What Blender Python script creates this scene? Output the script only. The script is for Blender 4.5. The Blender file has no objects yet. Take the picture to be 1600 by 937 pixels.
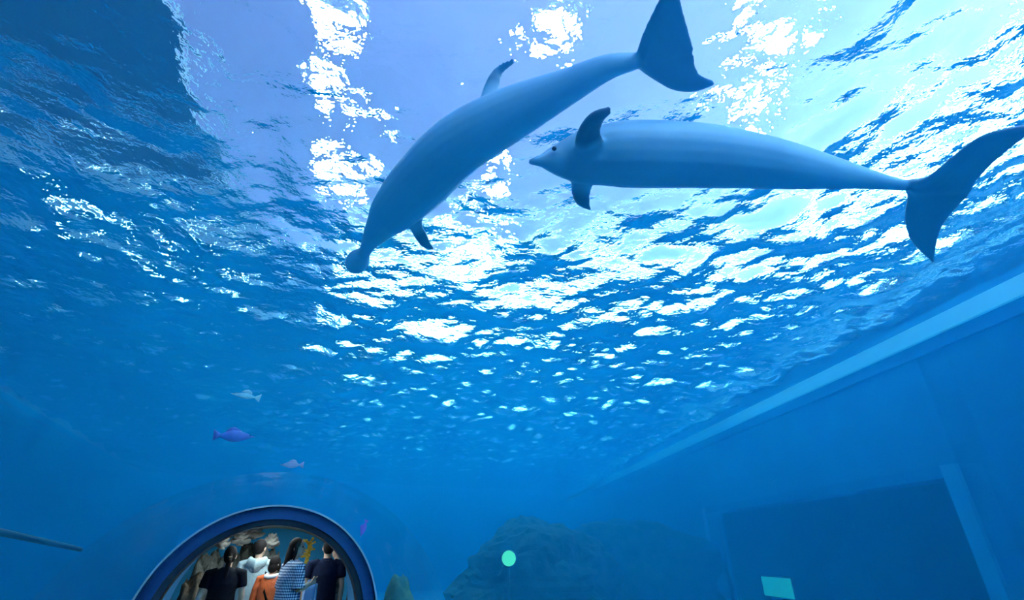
import bpy, bmesh, math, random
import numpy as np
from mathutils import Vector, Matrix, noise

random.seed(7)
rng = np.random.default_rng(11)
scene = bpy.context.scene
COL = scene.collection

# ------------------------------------------------------------------ camera
EYE = Vector((0.0, 0.0, 1.55))
FPX, PITCH = 759.0, math.radians(27.3)
cam_data = bpy.data.cameras.new('camera')
cam_data.sensor_width = 36.0
cam_data.lens = 36.0 * FPX / 1600.0
cam_data.clip_end = 200.0
cam_data.clip_start = 0.02
cam = bpy.data.objects.new('camera', cam_data)
COL.objects.link(cam)
cam.location = EYE
cam.rotation_euler = (math.radians(90) + PITCH, 0, 0)
scene.camera = cam

# ------------------------------------------------------------------ world, light, exposure
world = bpy.data.worlds.new('daylight')
scene.world = world
world.use_nodes = True
wb = world.node_tree.nodes['Background']
wb.inputs['Color'].default_value = (0.86, 0.95, 1.0, 1)
wb.inputs['Strength'].default_value = 6.0
scene.view_settings.view_transform = 'Standard'
scene.view_settings.look = 'None'
scene.view_settings.exposure = 1.72
scene.view_settings.gamma = 1.0
scene.view_settings.use_curve_mapping = False
cy = scene.cycles
cy.use_denoising = True
cy.max_bounces = 7
cy.diffuse_bounces = 2
cy.glossy_bounces = 4
cy.transmission_bounces = 5
cy.volume_bounces = 1
cy.transparent_max_bounces = 24
cy.sample_clamp_indirect = 6.0
cy.blur_glossy = 0.3
cy.use_adaptive_sampling = True
cy.adaptive_threshold = 0.03
world.cycles.sampling_method = 'NONE'

LAMP_POWER = 45.0
IOR = 1.18

# ------------------------------------------------------------------ helpers
def ray(px, py):
    """direction (forward component 1) of a point of the photograph's frame"""
    dx, dy = (px - 800.0) / FPX, (468.5 - py) / FPX
    c, s = math.cos(PITCH), math.sin(PITCH)
    return Vector((dx, c - dy * s, s + dy * c))

def at_z(px, py, z):
    d = ray(px, py)
    return EYE + d * ((z - EYE.z) / d.z)

def at_h(px, py, hor):
    d = ray(px, py)
    return EYE + d * (hor / math.hypot(d.x, d.y))

TH = math.radians(23.6)
CT, ST = math.cos(TH), math.sin(TH)
def L(u, v, z):
    """tunnel frame: u to the right, v along the tunnel"""
    return Vector((u * CT - v * ST, u * ST + v * CT, z))

def tag(o, label=None, cat=None, group=None, kind=None):
    if label: o['label'] = label
    if cat: o['category'] = cat
    if group: o['group'] = group
    if kind: o['kind'] = kind
    return o

def mesh_obj(name, verts, faces, material=None, parent=None, smooth=False):
    me = bpy.data.meshes.new(name)
    me.from_pydata([tuple(v) for v in verts], [], faces)
    me.validate(); me.update()
    if smooth:
        me.polygons.foreach_set('use_smooth', [True] * len(me.polygons))
    o = bpy.data.objects.new(name, me)
    COL.objects.link(o)
    if material: me.materials.append(material)
    if parent: o.parent = parent
    return o

def empty(name, loc=(0, 0, 0), rz=0.0):
    o = bpy.data.objects.new(name, None)
    COL.objects.link(o)
    o.location = loc
    o.rotation_euler = (0, 0, rz)
    o.empty_display_size = 0.1
    return o

class MB:
    """collects geometry for ONE mesh"""
    def __init__(self): self.v, self.f = [], []
    def add(self, v, f):
        b = len(self.v)
        self.v += [Vector(p) for p in v]
        self.f += [tuple(i + b for i in q) for q in f]
        return self
    def box(self, lo, hi, fn=None):
        x0, y0, z0 = lo; x1, y1, z1 = hi
        v = [(x0, y0, z0), (x1, y0, z0), (x1, y1, z0), (x0, y1, z0), (x0, y0, z1), (x1, y0, z1), (x1, y1, z1), (x0, y1, z1)]
        if fn: v = [fn(*p) for p in v]
        return self.add(v, [(0, 3, 2, 1), (4, 5, 6, 7), (0, 1, 5, 4), (1, 2, 6, 5), (2, 3, 7, 6), (3, 0, 4, 7)])
    def loft(self, pts, rads, n=12, up=(0, 0, 1), close=True, power=2.0, tip=0.0):
        """closed tube through pts; rads = r or (side, up)"""
        pts = [Vector(p) for p in pts]
        up = Vector(up)
        rings, V, F = [], [], []
        m = len(pts)
        for i, p in enumerate(pts):
            t = (pts[min(i + 1, m - 1)] - pts[max(i - 1, 0)]).normalized()
            u = up - t * up.dot(t)
            if u.length < 1e-4: u = Vector((1, 0, 0)) - t * t.x
            u.normalize(); s = t.cross(u)
            r = rads[i]
            ra, rb = (r, r) if not isinstance(r, (tuple, list)) else r
            ring = []
            for k in range(n):
                a = 2 * math.pi * k / n
                c, sn = math.cos(a), math.sin(a)
                c = math.copysign(abs(c) ** (2 / power), c); sn = math.copysign(abs(sn) ** (2 / power), sn)
                ring.append(len(V)); V.append(p + s * (c * ra) + u * (sn * rb))
            rings.append(ring)
            if i == 0: t0, r0 = t, min(ra, rb)
            t1, r1 = t, min(ra, rb)
        for a, b in zip(rings, rings[1:]):
            for k in range(n):
                F.append((a[k], b[k], b[(k + 1) % n], a[(k + 1) % n]))
        if close:
            i0 = len(V); V.append(pts[0] - t0 * r0 * tip)
            i1 = len(V); V.append(pts[-1] + t1 * r1 * tip)
            for k in range(n):
                F.append((rings[0][k], rings[0][(k + 1) % n], i0))
                F.append((rings[-1][(k + 1) % n], rings[-1][k], i1))
        return self.add(V, F)
    def ball(self, c, r, n=12, m=8, rot=None):
        c = Vector(c); rx, ry, rz = (r, r, r) if not isinstance(r, (tuple, list)) else r
        V, F = [], []
        for i in range(m + 1):
            th = math.pi * i / m
            if i in (0, m):
                V.append(Vector((0, 0, rz * math.cos(th)))); continue
            for k in range(n):
                a = 2 * math.pi * k / n
                V.append(Vector((rx * math.sin(th) * math.cos(a), ry * math.sin(th) * math.sin(a), rz * math.cos(th))))
        for k in range(n):
            F.append((0, 1 + k, 1 + (k + 1) % n))
            F.append((len(V) - 1, len(V) - 1 - n + (k + 1) % n, len(V) - 1 - n + k))
        for i in range(m - 2):
            b = 1 + i * n
            for k in range(n):
                F.append((b + k, b + n + k, b + n + (k + 1) % n, b + (k + 1) % n))
        if rot: V = [rot @ p for p in V]
        return self.add([p + c for p in V], F)
    def fin(self, le, te, nrm, thick, k=6):
        """a tapering blade between a leading and a trailing edge line"""
        le = [Vector(p) for p in le]; te = [Vector(p) for p in te]; nrm = Vector(nrm).normalized()
        V, F, rings = [], [], []
        for a, b, th in zip(le, te, thick):
            ring = []
            for j in range(k + 1):
                s = j / k
                h = th * (math.sqrt(max(s, 0)) * (1 - s) * 1.5 + 0.12)
                ring.append(len(V)); V.append(a.lerp(b, s) + nrm * h)
            for j in range(k, -1, -1):
                s = j / k
                h = th * (math.sqrt(max(s, 0)) * (1 - s) * 1.5 + 0.12)
                ring.append(len(V)); V.append(a.lerp(b, s) - nrm * h)
            rings.append(ring)
        n = 2 * (k + 1)
        for a, b in zip(rings, rings[1:]):
            for j in range(n):
                F.append((a[j], b[j], b[(j + 1) % n], a[(j + 1) % n]))
        F.append(tuple(reversed(rings[0]))); F.append(tuple(rings[-1]))
        return self.add(V, F)
    def build(self, name, material, parent=None, smooth=False, fix=True):
        o = mesh_obj(name, self.v, self.f, material, parent, smooth)
        if smooth == 'sharp': o.data.set_sharp_from_angle(angle=math.radians(35))
        if fix:
            bm = bmesh.new(); bm.from_mesh(o.data)
            bmesh.ops.recalc_face_normals(bm, faces=bm.faces)
            bm.to_mesh(o.data); bm.free()
        return o
    def fused(self, name, material, parent=None, voxel=0.01, smooth_n=4, factor=0.5):
        """the pieces grown together into one continuous skin"""
        o = self.build(name, material, parent)
        r = o.modifiers.new('r', 'REMESH'); r.mode = 'VOXEL'; r.voxel_size = voxel; r.use_smooth_shade = True
        s = o.modifiers.new('s', 'SMOOTH'); s.factor = factor; s.iterations = smooth_n
        dg = bpy.context.evaluated_depsgraph_get()
        me = bpy.data.meshes.new_from_object(o.evaluated_get(dg))
        o.modifiers.clear()
        old = o.data; o.data = me; bpy.data.meshes.remove(old)
        me.name = name
        if material and not me.materials: me.materials.append(material)
        me.polygons.foreach_set('use_smooth', [True] * len(me.polygons))
        return o

# ------------------------------------------------------------------ materials
def new_mat(name):
    m = bpy.data.materials.new(name); m.use_nodes = True
    nt = m.node_tree; nt.nodes.clear()
    out = nt.nodes.new('ShaderNodeOutputMaterial')
    return m, nt, out

def mat(name, col, rough=0.6, vary=0.12, scale=6.0, col2=None, bump=0.0, bscale=None, metal=0.0, spec=0.5, coords='Object', detail=4.0):
    m, nt, out = new_mat(name)
    N, K = nt.nodes, nt.links
    p = N.new('ShaderNodeBsdfPrincipled')
    tc = N.new('ShaderNodeTexCoord')
    ns = N.new('ShaderNodeTexNoise'); ns.inputs['Scale'].default_value = scale; ns.inputs['Detail'].default_value = detail
    K.new(tc.outputs[coords], ns.inputs['Vector'])
    rp = N.new('ShaderNodeValToRGB')
    rp.color_ramp.elements[0].position = 0.32; rp.color_ramp.elements[1].position = 0.68
    c2 = col2 or tuple(min(1, c * (1 + vary)) for c in col)
    c1 = col if col2 else tuple(c * (1 - vary) for c in col)
    rp.color_ramp.elements[0].color = (*c1, 1); rp.color_ramp.elements[1].color = (*c2, 1)
    K.new(ns.outputs['Fac'], rp.inputs['Fac'])
    K.new(rp.outputs['Color'], p.inputs['Base Color'])
    p.inputs['Roughness'].default_value = rough
    p.inputs['Metallic'].default_value = metal
    p.inputs['Specular IOR Level'].default_value = spec
    if bump:
        n2 = N.new('ShaderNodeTexNoise'); n2.inputs['Scale'].default_value = bscale or scale * 4; n2.inputs['Detail'].default_value = 5
        K.new(tc.outputs[coords], n2.inputs['Vector'])
        b = N.new('ShaderNodeBump'); b.inputs['Strength'].default_value = bump; b.inputs['Distance'].default_value = 0.03
        K.new(n2.outputs['Fac'], b.inputs['Height']); K.new(b.outputs['Normal'], p.inputs['Normal'])
    K.new(p.outputs['BSDF'], out.inputs['Surface'])
    return m

def emit_mat(name, col, strength, direct=False):
    m, nt, out = new_mat(name)
    m.cycles.emission_sampling = 'AUTO' if direct else 'NONE'
    e = nt.nodes.new('ShaderNodeEmission'); e.inputs['Color'].default_value = (*col, 1); e.inputs['Strength'].default_value = strength
    nt.links.new(e.outputs[0], out.inputs['Surface'])
    return m

def water_volume_mat():
    m, nt, out = new_mat('blue tank water')
    N, K = nt.nodes, nt.links
    s = N.new('ShaderNodeVolumeScatter'); s.inputs['Color'].default_value = (0.012, 0.42, 1.0, 1); s.inputs['Density'].default_value = 0.15; s.inputs['Anisotropy'].default_value = 0.45
    a = N.new('ShaderNodeVolumeAbsorption'); a.inputs['Color'].default_value = (0.0, 0.73, 0.975, 1); a.inputs['Density'].default_value = 0.36
    ad = N.new('ShaderNodeAddShader')
    K.new(s.outputs[0], ad.inputs[0]); K.new(a.outputs[0], ad.inputs[1]); K.new(ad.outputs[0], out.inputs['Volume'])
    return m

def water_surface_mat():
    m, nt, out = new_mat('rippled water surface')
    N, K = nt.nodes, nt.links
    g = N.new('ShaderNodeBsdfGlass'); g.inputs['IOR'].default_value = IOR; g.inputs['Roughness'].default_value = 0.0
    g.inputs['Color'].default_value = (1, 1, 1, 1)
    tc = N.new('ShaderNodeTexCoord')
    n1 = N.new('ShaderNodeTexNoise'); n1.inputs['Scale'].default_value = 5.5; n1.inputs['Detail'].default_value = 4.0
    K.new(tc.outputs['Object'], n1.inputs['Vector'])
    b = N.new('ShaderNodeBump'); b.inputs['Strength'].default_value = 0.9; b.inputs['Distance'].default_value = 0.04
    K.new(n1.outputs['Fac'], b.inputs['Height']); K.new(b.outputs['Normal'], g.inputs['Normal'])
    K.new(g.outputs[0], out.inputs['Surface'])
    return m

def clear_mat(name):
    m, nt, out = new_mat(name)
    t = nt.nodes.new('ShaderNodeBsdfTransparent'); t.inputs['Color'].default_value = (1, 1, 1, 1)
    nt.links.new(t.outputs[0], out.inputs['Surface'])
    return m

def acrylic_mat():
    """clear acrylic whose inner face mirrors more the flatter one looks along it"""
    m, nt, out = new_mat('clear acrylic with reflections')
    N, K = nt.nodes, nt.links
    t = N.new('ShaderNodeBsdfTransparent'); t.inputs['Color'].default_value = (0.97, 0.99, 1, 1)
    g = N.new('ShaderNodeBsdfGlossy'); g.inputs['Roughness'].default_value = 0.02
    fr = N.new('ShaderNodeFresnel'); fr.inputs['IOR'].default_value = 1.30
    tc = N.new('ShaderNodeTexCoord')
    mp = N.new('ShaderNodeMapping'); mp.inputs['Scale'].default_value = (1.2, 0.35, 1.2); mp.inputs['Rotation'].default_value = (0, 0, -TH)
    ns = N.new('ShaderNodeTexNoise'); ns.inputs['Scale'].default_value = 3.0; ns.inputs['Detail'].default_value = 2.0
    K.new(tc.outputs['Object'], mp.inputs['Vector']); K.new(mp.outputs[0], ns.inputs['Vector'])
    b = N.new('ShaderNodeBump'); b.inputs['Strength'].default_value = 0.12; b.inputs['Distance'].default_value = 0.05
    K.new(ns.outputs['Fac'], b.inputs['Height']); K.new(b.outputs['Normal'], g.inputs['Normal'])
    mx = N.new('ShaderNodeMixShader')
    mu = N.new('ShaderNodeMath'); mu.operation = 'MULTIPLY'; mu.inputs[1].default_value = 0.07
    K.new(fr.outputs[0], mu.inputs[0]); K.new(mu.outputs[0], mx.inputs['Fac']); K.new(t.outputs[0], mx.inputs[1]); K.new(g.outputs[0], mx.inputs[2])
    K.new(mx.outputs[0], out.inputs['Surface'])
    return m

M = {
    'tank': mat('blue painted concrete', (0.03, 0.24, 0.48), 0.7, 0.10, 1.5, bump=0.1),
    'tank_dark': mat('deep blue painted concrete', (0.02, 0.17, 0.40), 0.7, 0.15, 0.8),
    'sand': mat('pale sand', (0.78, 0.82, 0.82), 0.9, 0.08, 3, bump=0.3),
    'coping': mat('pale tile coping', (0.93, 0.96, 0.97), 0.4, 0.02, 2),
    'reveal': mat('blue window frame', (0.10, 0.42, 0.66), 0.5, 0.08, 2),
    'room_dark': mat('dark viewing room', (0.05, 0.09, 0.11), 0.8, 0.1, 1),
    'hall_white': mat('hall ceiling paint', (0.52, 0.46, 0.84), 0.8, 0.05, 0.6),
    'hall_dark': mat('dark hall cladding', (0.05, 0.09, 0.16), 0.8, 0.2, 0.5),
    'deck': mat('grey wet deck', (0.25, 0.28, 0.32), 0.4, 0.1, 1),
    'steel': mat('painted steel', (0.30, 0.33, 0.38), 0.45, 0.08, 4),
    'ring': mat('dark blue arch paint', (0.012, 0.07, 0.22), 0.45, 0.10, 3),
    'ring_dark': mat('black rubber seal', (0.01, 0.02, 0.03), 0.5, 0.1, 6),
    'ring_edge': mat('pale sealant bead', (0.45, 0.62, 0.75), 0.4, 0.1, 8),
    'floor': mat('dark walkway', (0.05, 0.06, 0.08), 0.5, 0.15, 6, bump=0.1),
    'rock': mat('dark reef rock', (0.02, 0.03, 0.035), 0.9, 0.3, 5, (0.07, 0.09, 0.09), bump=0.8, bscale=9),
    'skin_dolphin': mat('grey dolphin skin', (0.20, 0.40, 0.62), 0.40, 0.10, 1.6, (0.26, 0.47, 0.70), spec=0.4),
    'eye': mat('dark eye', (0.01, 0.01, 0.012), 0.2, 0.0, 3),
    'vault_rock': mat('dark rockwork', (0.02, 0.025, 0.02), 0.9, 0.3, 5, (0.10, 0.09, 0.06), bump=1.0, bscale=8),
    'reef_blue': mat('bright blue display paint', (0.03, 0.38, 0.80), 0.7, 0.1, 1.5),
    'pipe': mat('dark pipe', (0.01, 0.03, 0.07), 0.5, 0.1, 4),
}
def pigment(m, dark):
    nt = m.node_tree; N, K = nt.nodes, nt.links
    p = N['Principled BSDF']; src = p.inputs['Base Color'].links[0].from_socket
    a = N.new('ShaderNodeAttribute'); a.attribute_name = 'pigment'
    mx = N.new('ShaderNodeMix'); mx.data_type = 'RGBA'
    K.new(a.outputs['Fac'], mx.inputs['Factor']); K.new(src, mx.inputs[6]); mx.inputs[7].default_value = (*dark, 1)
    K.new(mx.outputs[2], p.inputs['Base Color'])
pigment(M['skin_dolphin'], (0.05, 0.11, 0.21))
M['clear'] = clear_mat('clear pane')
M['strip'] = mat('coping tile with painted glow', (0.85, 0.93, 0.96), 0.4, 0.03, 2)
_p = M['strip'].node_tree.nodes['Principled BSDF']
_p.inputs['Emission Color'].default_value = (0.10, 0.62, 1.0, 1); _p.inputs['Emission Strength'].default_value = 0.16  # glow put into the coping tile to paint the bright band at the waterline
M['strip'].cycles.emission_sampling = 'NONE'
M['acrylic'] = acrylic_mat()

# ------------------------------------------------------------------ the tank
WATER_Z = 4.30
T_R, T_CZ = 1.33, 0.685          # tunnel radius and the height of its axis
V_ARCH = 7.6
V_CH, S_CH = 9.9, 1.28         # the passage widens here by this factor
V0, V1 = -5.0, 24.0
U_LEFT = -5.2
# right wall, a straight line in plan
W0 = Vector((5.30, 4.40, 0)); WD = Vector((-0.0989, 0.9951, 0)).normalized(); WN = Vector((-WD.y, WD.x, 0))
def Wp(s, d, z):                # s along the right wall, d out into the tank
    return W0 + WD * s + WN * d + Vector((0, 0, z))
def wall_u(v):
    # u where the line of constant v meets the right wall
    # L(u,v) = W0 + s WD
    a = Vector((CT, ST)); b = -Vector((WD.x, WD.y)); p = Vector((W0.x + v * ST, W0.y - v * CT))
    det = a.x * b.y - a.y * b.x
    return (p.x * b.y - p.y * b.x) / det
UR0, UR1 = wall_u(V0), wall_u(V1)

# water body: a prism with the tunnel cut out of its section
def section(ur, zt, r, su=1.0):
    n = 40
    pts = [(U_LEFT, 0.0), (-su * math.sqrt(r * r - T_CZ ** 2), 0.0)]
    a0 = math.asin(-T_CZ / r)
    for i in range(1, n):
        a = math.pi - a0 + (2 * a0 - math.pi) * i / n
        pts.append((su * r * math.cos(a), T_CZ + r * math.sin(a)))
    pts += [(su * math.sqrt(r * r - T_CZ ** 2), 0.0), (ur, 0.0), (ur, zt), (U_LEFT, zt)]
    return pts
def water_body():
    V, F = [], []
    stops = ((V0, 1.0), (V_CH, 1.0), (V_CH + 0.05, S_CH), (V1, S_CH))
    for v, su in stops:
        sec = section(wall_u(v), WATER_Z - 0.22, T_R + 0.08, su); n = len(sec)
        V += [L(u, v, z) for u, z in sec]
    for j in range(len(stops) - 1):
        F += [(j * n + i, j * n + (i + 1) % n, (j + 1) * n + (i + 1) % n, (j + 1) * n + i) for i in range(n)]
    F += [tuple(range(n - 1, -1, -1)), tuple(range((len(stops) - 1) * n, len(stops) * n))]
    m = MB().add(V, F)
    o = m.build('water', water_volume_mat())
    return tag(o, 'clear blue water filling the tank around the tunnel', 'water', kind='stuff')
water_body()

# water surface with real waves
def surface():
    res = 0.05
    u0, u1 = U_LEFT, max(UR0, UR1) + 0.1
    nu, nv = int((u1 - u0) / res), int((V1 - V0) / res)
    U, Vv = np.meshgrid(np.linspace(u0, u1, nu), np.linspace(V0, V1, nv))
    X = U * CT - Vv * ST; Y = U * ST + Vv * CT
    H = np.zeros_like(X)
    for i in range(90):
        lam = 0.2 * (1.5 / 0.2) ** (rng.random() ** 1.3)
        ang = rng.normal(0.9, 0.9) if i % 3 else rng.uniform(0, 2 * math.pi)
        k = 2 * math.pi / lam
        slope = 0.041 * (lam / 0.6) ** 0.15
        # slow modulation makes wave groups instead of an endless grid
        px, py = rng.uniform(0, 6.28, 2)
        env = 0.6 + 0.4 * np.sin(X * rng.uniform(0.4, 1.0) + px) * np.sin(Y * rng.uniform(0.4, 1.0) + py)
        H += env * slope / k * np.sin(k * (X * math.cos(ang) + Y * math.sin(ang)) + rng.uniform(0, 6.28))
    sst = lambda a, b, x: np.clip((x - a) / (b - a), 0, 1) ** 2 * (3 - 2 * np.clip((x - a) / (b - a), 0, 1))
    H *= 1 + 0.8 * sst(4.5, 10.0, Y) + 0.35 * sst(1.0, 3.0, X) * (1 - sst(4.5, 10.0, Y))   # choppier towards the far end and the window side
    Z = WATER_Z + H
    # keep the sheet inside the tank: right edge follows the wall
    verts = np.stack([X.ravel(), Y.ravel(), Z.ravel()], 1)
    idx = np.arange(nu * nv).reshape(nv, nu)
    q = np.stack([idx[:-1, :-1], idx[:-1, 1:], idx[1:, 1:], idx[1:, :-1]], -1).reshape(-1, 4)
    c = verts[q].mean(1)
    side = (c[:, 0] - W0.x) * WN.x + (c[:, 1] - W0.y) * WN.y
    q = q[side > 0.0]
    me = bpy.data.meshes.new('water_surface')
    me.vertices.add(len(verts)); me.vertices.foreach_set('co', verts.ravel())
    me.loops.add(q.size); me.loops.foreach_set('vertex_index', q.ravel())
    me.polygons.add(len(q)); me.polygons.foreach_set('loop_start', np.arange(0, q.size, 4)); me.polygons.foreach_set('loop_total', np.full(len(q), 4))
    me.update(calc_edges=True); me.validate()
    me.polygons.foreach_set('use_smooth', [True] * len(me.polygons))
    me.materials.append(water_surface_mat())
    o = bpy.data.objects.new('water_surface', me); COL.objects.link(o)
    tag(o, 'rippling water surface overhead with bright glints', 'water', kind='stuff')
surface()

def struct(o, label=None, cat=None):
    return tag(o, label, cat, kind='structure')

TOP = 4.5
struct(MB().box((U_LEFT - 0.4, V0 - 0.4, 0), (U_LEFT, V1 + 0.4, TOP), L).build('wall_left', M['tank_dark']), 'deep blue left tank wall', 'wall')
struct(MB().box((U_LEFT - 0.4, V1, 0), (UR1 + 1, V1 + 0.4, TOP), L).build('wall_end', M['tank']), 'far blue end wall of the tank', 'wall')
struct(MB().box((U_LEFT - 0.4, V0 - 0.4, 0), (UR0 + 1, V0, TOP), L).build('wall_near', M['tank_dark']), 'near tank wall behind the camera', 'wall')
struct(MB().box((U_LEFT, V0, -0.1), (-1.16, V1, 0.02), L).box((1.16, V0, -0.1), (UR1 + 1, V1, 0.02), L).build('floor_tank', M['sand']), 'pale sandy tank floor', 'floor')

# right wall with the viewing window and the pale coping
S_A, S_B = -7.5, 24.0
WS0, WS1, WZ0, WZ1 = 1.46, 8.05, 0.35, 2.45
def WB(s0, s1, z0, z1, d0, d1, m):
    v = [Wp(s, d, z) for z in (z0, z1) for s, d in ((s0, d0), (s1, d0), (s1, d1), (s0, d1))]
    m.add(v, [(0, 3, 2, 1), (4, 5, 6, 7), (0, 1, 5, 4), (1, 2, 6, 5), (2, 3, 7, 6), (3, 0, 4, 7)])
    return m
m = MB()
WB(S_A, WS0, 0, TOP, -0.45, 0, m); WB(WS1, S_B, 0, TOP, -0.45, 0, m)
WB(WS0, WS1, 0, WZ0, -0.45, 0, m); WB(WS0, WS1, WZ1, TOP, -0.45, 0, m)
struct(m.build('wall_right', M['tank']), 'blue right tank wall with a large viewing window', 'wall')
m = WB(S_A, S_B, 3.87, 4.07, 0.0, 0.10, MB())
struct(m.build('trim_1', M['strip']), 'pale coping along the top of the right tank wall with a painted glow', 'trim')
m = WB(S_A, S_B, 3.72, 3.87, 0.0, 0.05, MB())  # darker paint stands in for the shadow line under the coping
struct(m.build('trim_2', M['tank_dark']), 'dark band painted as the shadow line below the pale coping', 'trim')
win = struct(empty('window_1', Wp(WS0, 0, 0)), 'large viewing window sunk in the blue right tank wall', 'window')
def wpart(name, m, material):
    o = m.build(name, material, win); o.matrix_parent_inverse = Matrix.Translation(-Wp(WS0, 0, 0)); return o
fr = 0.20
wpart('frame_bar', WB(WS0, WS0 + fr, WZ0, WZ1, -0.3, 0.05, MB()), M['reveal'])
wpart('frame_bar', WB(WS1 - fr, WS1, WZ0, WZ1, -0.3, 0.05, MB()), M['reveal'])
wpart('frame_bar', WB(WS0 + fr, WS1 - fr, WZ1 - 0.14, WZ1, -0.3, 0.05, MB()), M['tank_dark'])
wpart('frame_bar', WB(WS0 + fr, WS1 - fr, WZ0, WZ0 + 0.14, -0.3, 0.05, MB()), M['reveal'])
wpart('pane', WB(WS0 + fr, WS1 - fr, WZ0 + 0.14, WZ1 - 0.14, -0.25, -0.20, MB()), M['clear'])
# viewing room behind the window
m = MB()
WB(WS0 - 1, WS1 + 1, -0.1, 0, -4.5, -0.45, m); WB(WS0 - 1, WS1 + 1, 2.9, 3.0, -4.5, -0.45, m)
WB(WS0 - 1, WS1 + 1, 0, 2.9, -4.6, -4.5, m); WB(WS0 - 1.1, WS0 - 1, 0, 2.9, -4.5, -0.45, m); WB(WS1 + 1, WS1 + 1.1, 0, 2.9, -4.5, -0.45, m)
struct(m.build('wall_room', M['room_dark']), 'dark viewing room behind the tank window', 'wall')

# ------------------------------------------------------------------ the hall above the water
HX0, HX1, HY0, HY1, HZ0, HZ1 = -13.0, 17.0, -9.0, 30.0, 4.5, 10.5
struct(MB().box((HX0, HY0, HZ1), (HX1, HY1, HZ1 + 0.3)).build('ceiling', M['hall_white']), 'pale hall ceiling above the water', 'ceiling')
struct(MB().box((HX0 - 0.3, HY0, HZ0 - 0.3), (HX0, HY1, HZ1)).build('wall_hall_left', M['hall_dark']), 'dark hall wall beyond the left tank edge', 'wall')
struct(MB().box((-13, V0 - 6, 6.4), (-2.3, 10.0, 6.7), L).build('ceiling_gallery', M['hall_dark']), 'dark underside of the gallery over the left part of the tank', 'ceiling')
def glazing(name, a, b, n, label):
    """a glazed wall: sill, head, posts"""
    a, b = Vector(a), Vector(b); d = (b - a); t = d.normalized(); nrm = Vector((-t.y, t.x, 0))
    root = struct(empty(name, a), label, 'window')
    def bar(nm, p, q, z0, z1, w):
        v = [x + nrm * s + Vector((0, 0, z)) for z in (z0, z1) for x, s in ((p, -w), (q, -w), (q, w), (p, w))]
        o = MB().add(v, [(0, 3, 2, 1), (4, 5, 6, 7), (0, 1, 5, 4), (1, 2, 6, 5), (2, 3, 7, 6), (3, 0, 4, 7)]).build(nm, M['steel'], root)
        o.matrix_parent_inverse = Matrix.Translation(-a)
    bar('sill', a, b, HZ0 - 0.3, HZ0 + 0.12, 0.12); bar('head', a, b, HZ1 - 0.7, HZ1, 0.12)
    for i in range(n + 1):
        p = a + d * (i / n)
        bar('post', p - t * 0.12, p + t * 0.12, HZ0, HZ1, 0.10)
    bar('transom', a, b, 7.6, 7.75, 0.06)
glazing('window_2', (HX1, HY0, 0), (HX1, HY1, 0), 10, 'daylit glazed hall wall beyond the right tank edge')
glazing('window_3', (HX1, HY1, 0), (HX0, HY1, 0), 9, 'daylit glazed far wall of the hall')
glazing('window_4', (HX0, HY0, 0), (HX1, HY0, 0), 9, 'unseen glazed hall wall behind the camera, added to light the water')  # this side is out of view, left open to bring more light into the haze
# deck round the tank
m = MB()
m.box((-14, V0 - 5, TOP - 0.3), (U_LEFT, V1 + 6, TOP), L)
m.box((U_LEFT, V1, TOP - 0.3), (UR1 + 0.5, V1 + 6, TOP), L)
WB(S_A - 3, S_B + 3, TOP - 0.3, TOP, -14, -0.0, m)
struct(m.build('floor_deck', M['deck']), 'wet grey deck around the tank', 'floor')

M['lamp'] = emit_mat('floodlight glow', (1.0, 0.96, 0.88), LAMP_POWER)
def floodlight(x, y, w, l, label, rz=0.0):
    z = HZ1 - 1.2
    root = tag(empty('floodlight', (x, y, z), rz), label, 'lamp', 'floodlights under the hall ceiling')
    h = MB().box((-w / 2 - 0.08, -l / 2 - 0.08, 0.02), (w / 2 + 0.08, l / 2 + 0.08, 0.22)).build('housing', M['steel'], root)
    MB().box((-w / 2, -l / 2, 0.0), (w / 2, l / 2, 0.03)).build('lens', M['lamp'], root)
    for s in (-1, 1):
        MB().loft([(0, s * l * 0.4, 0.2), (0, s * l * 0.4, 1.2)], [0.02, 0.02], 8).build('hanger', M['steel'], root)
def above(px, py, z):
    """where the line of sight to a photograph point, bent at the flat water level, reaches height z"""
    d = ray(px, py); h = math.hypot(d.x, d.y)
    p = EYE + d * ((WATER_Z - EYE.z) / d.z)
    sn = min(0.985, IOR * h / d.length); tn = sn / math.sqrt(1 - sn * sn)
    return p.x + d.x / h * tn * (z - WATER_Z), p.y + d.y / h * tn * (z - WATER_Z)
LZ = HZ1 - 1.2
for px, py, w, l, lab in (
        (528, 30, 0.6, 1.0, 'floodlight at the top of the left row of bright patches'),
        (515, 130, 0.4, 1.0, 'floodlight in the middle of the left row of bright patches'),
        (537, 255, 0.7, 1.6, 'floodlight lowest in the left row of bright patches'),
        (855, 48, 0.9, 0.9, 'round bright floodlight above the back of the left dolphin'),
        (770, 262, 0.6, 1.5, 'floodlight behind the belly of the left dolphin'),
        (735, 362, 0.9, 2.4, 'far floodlight seen below the left dolphin flipper'),
        (1205, 50, 0.7, 0.8, 'floodlight to the right of the left dolphin tail'),
        (1165, 165, 0.5, 0.9, 'floodlight above the back of the right dolphin')):
    x, y = above(px, py, LZ)
    floodlight(x, y, w, l, lab)
M['wall_lamp'] = emit_mat('wall lamp glow', (0.9, 0.97, 1.0), 40.0)
for i, y in enumerate((11.5, 15.5, 19.5)):
    t = tag(empty('wall_lamp', (HX0, y, 5.7)), ('nearest', 'middle', 'farthest')[i] + ' floodlight on the dark hall wall beyond the left tank edge', 'lamp', 'wall lamps on the left hall wall')
    MB().box((0.0, -0.45, -0.2), (0.12, 0.45, 0.2)).build('housing', M['steel'], t)
    MB().box((0.12, -0.4, -0.16), (0.14, 0.4, 0.16)).build('lens', M['wall_lamp'], t)

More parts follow.
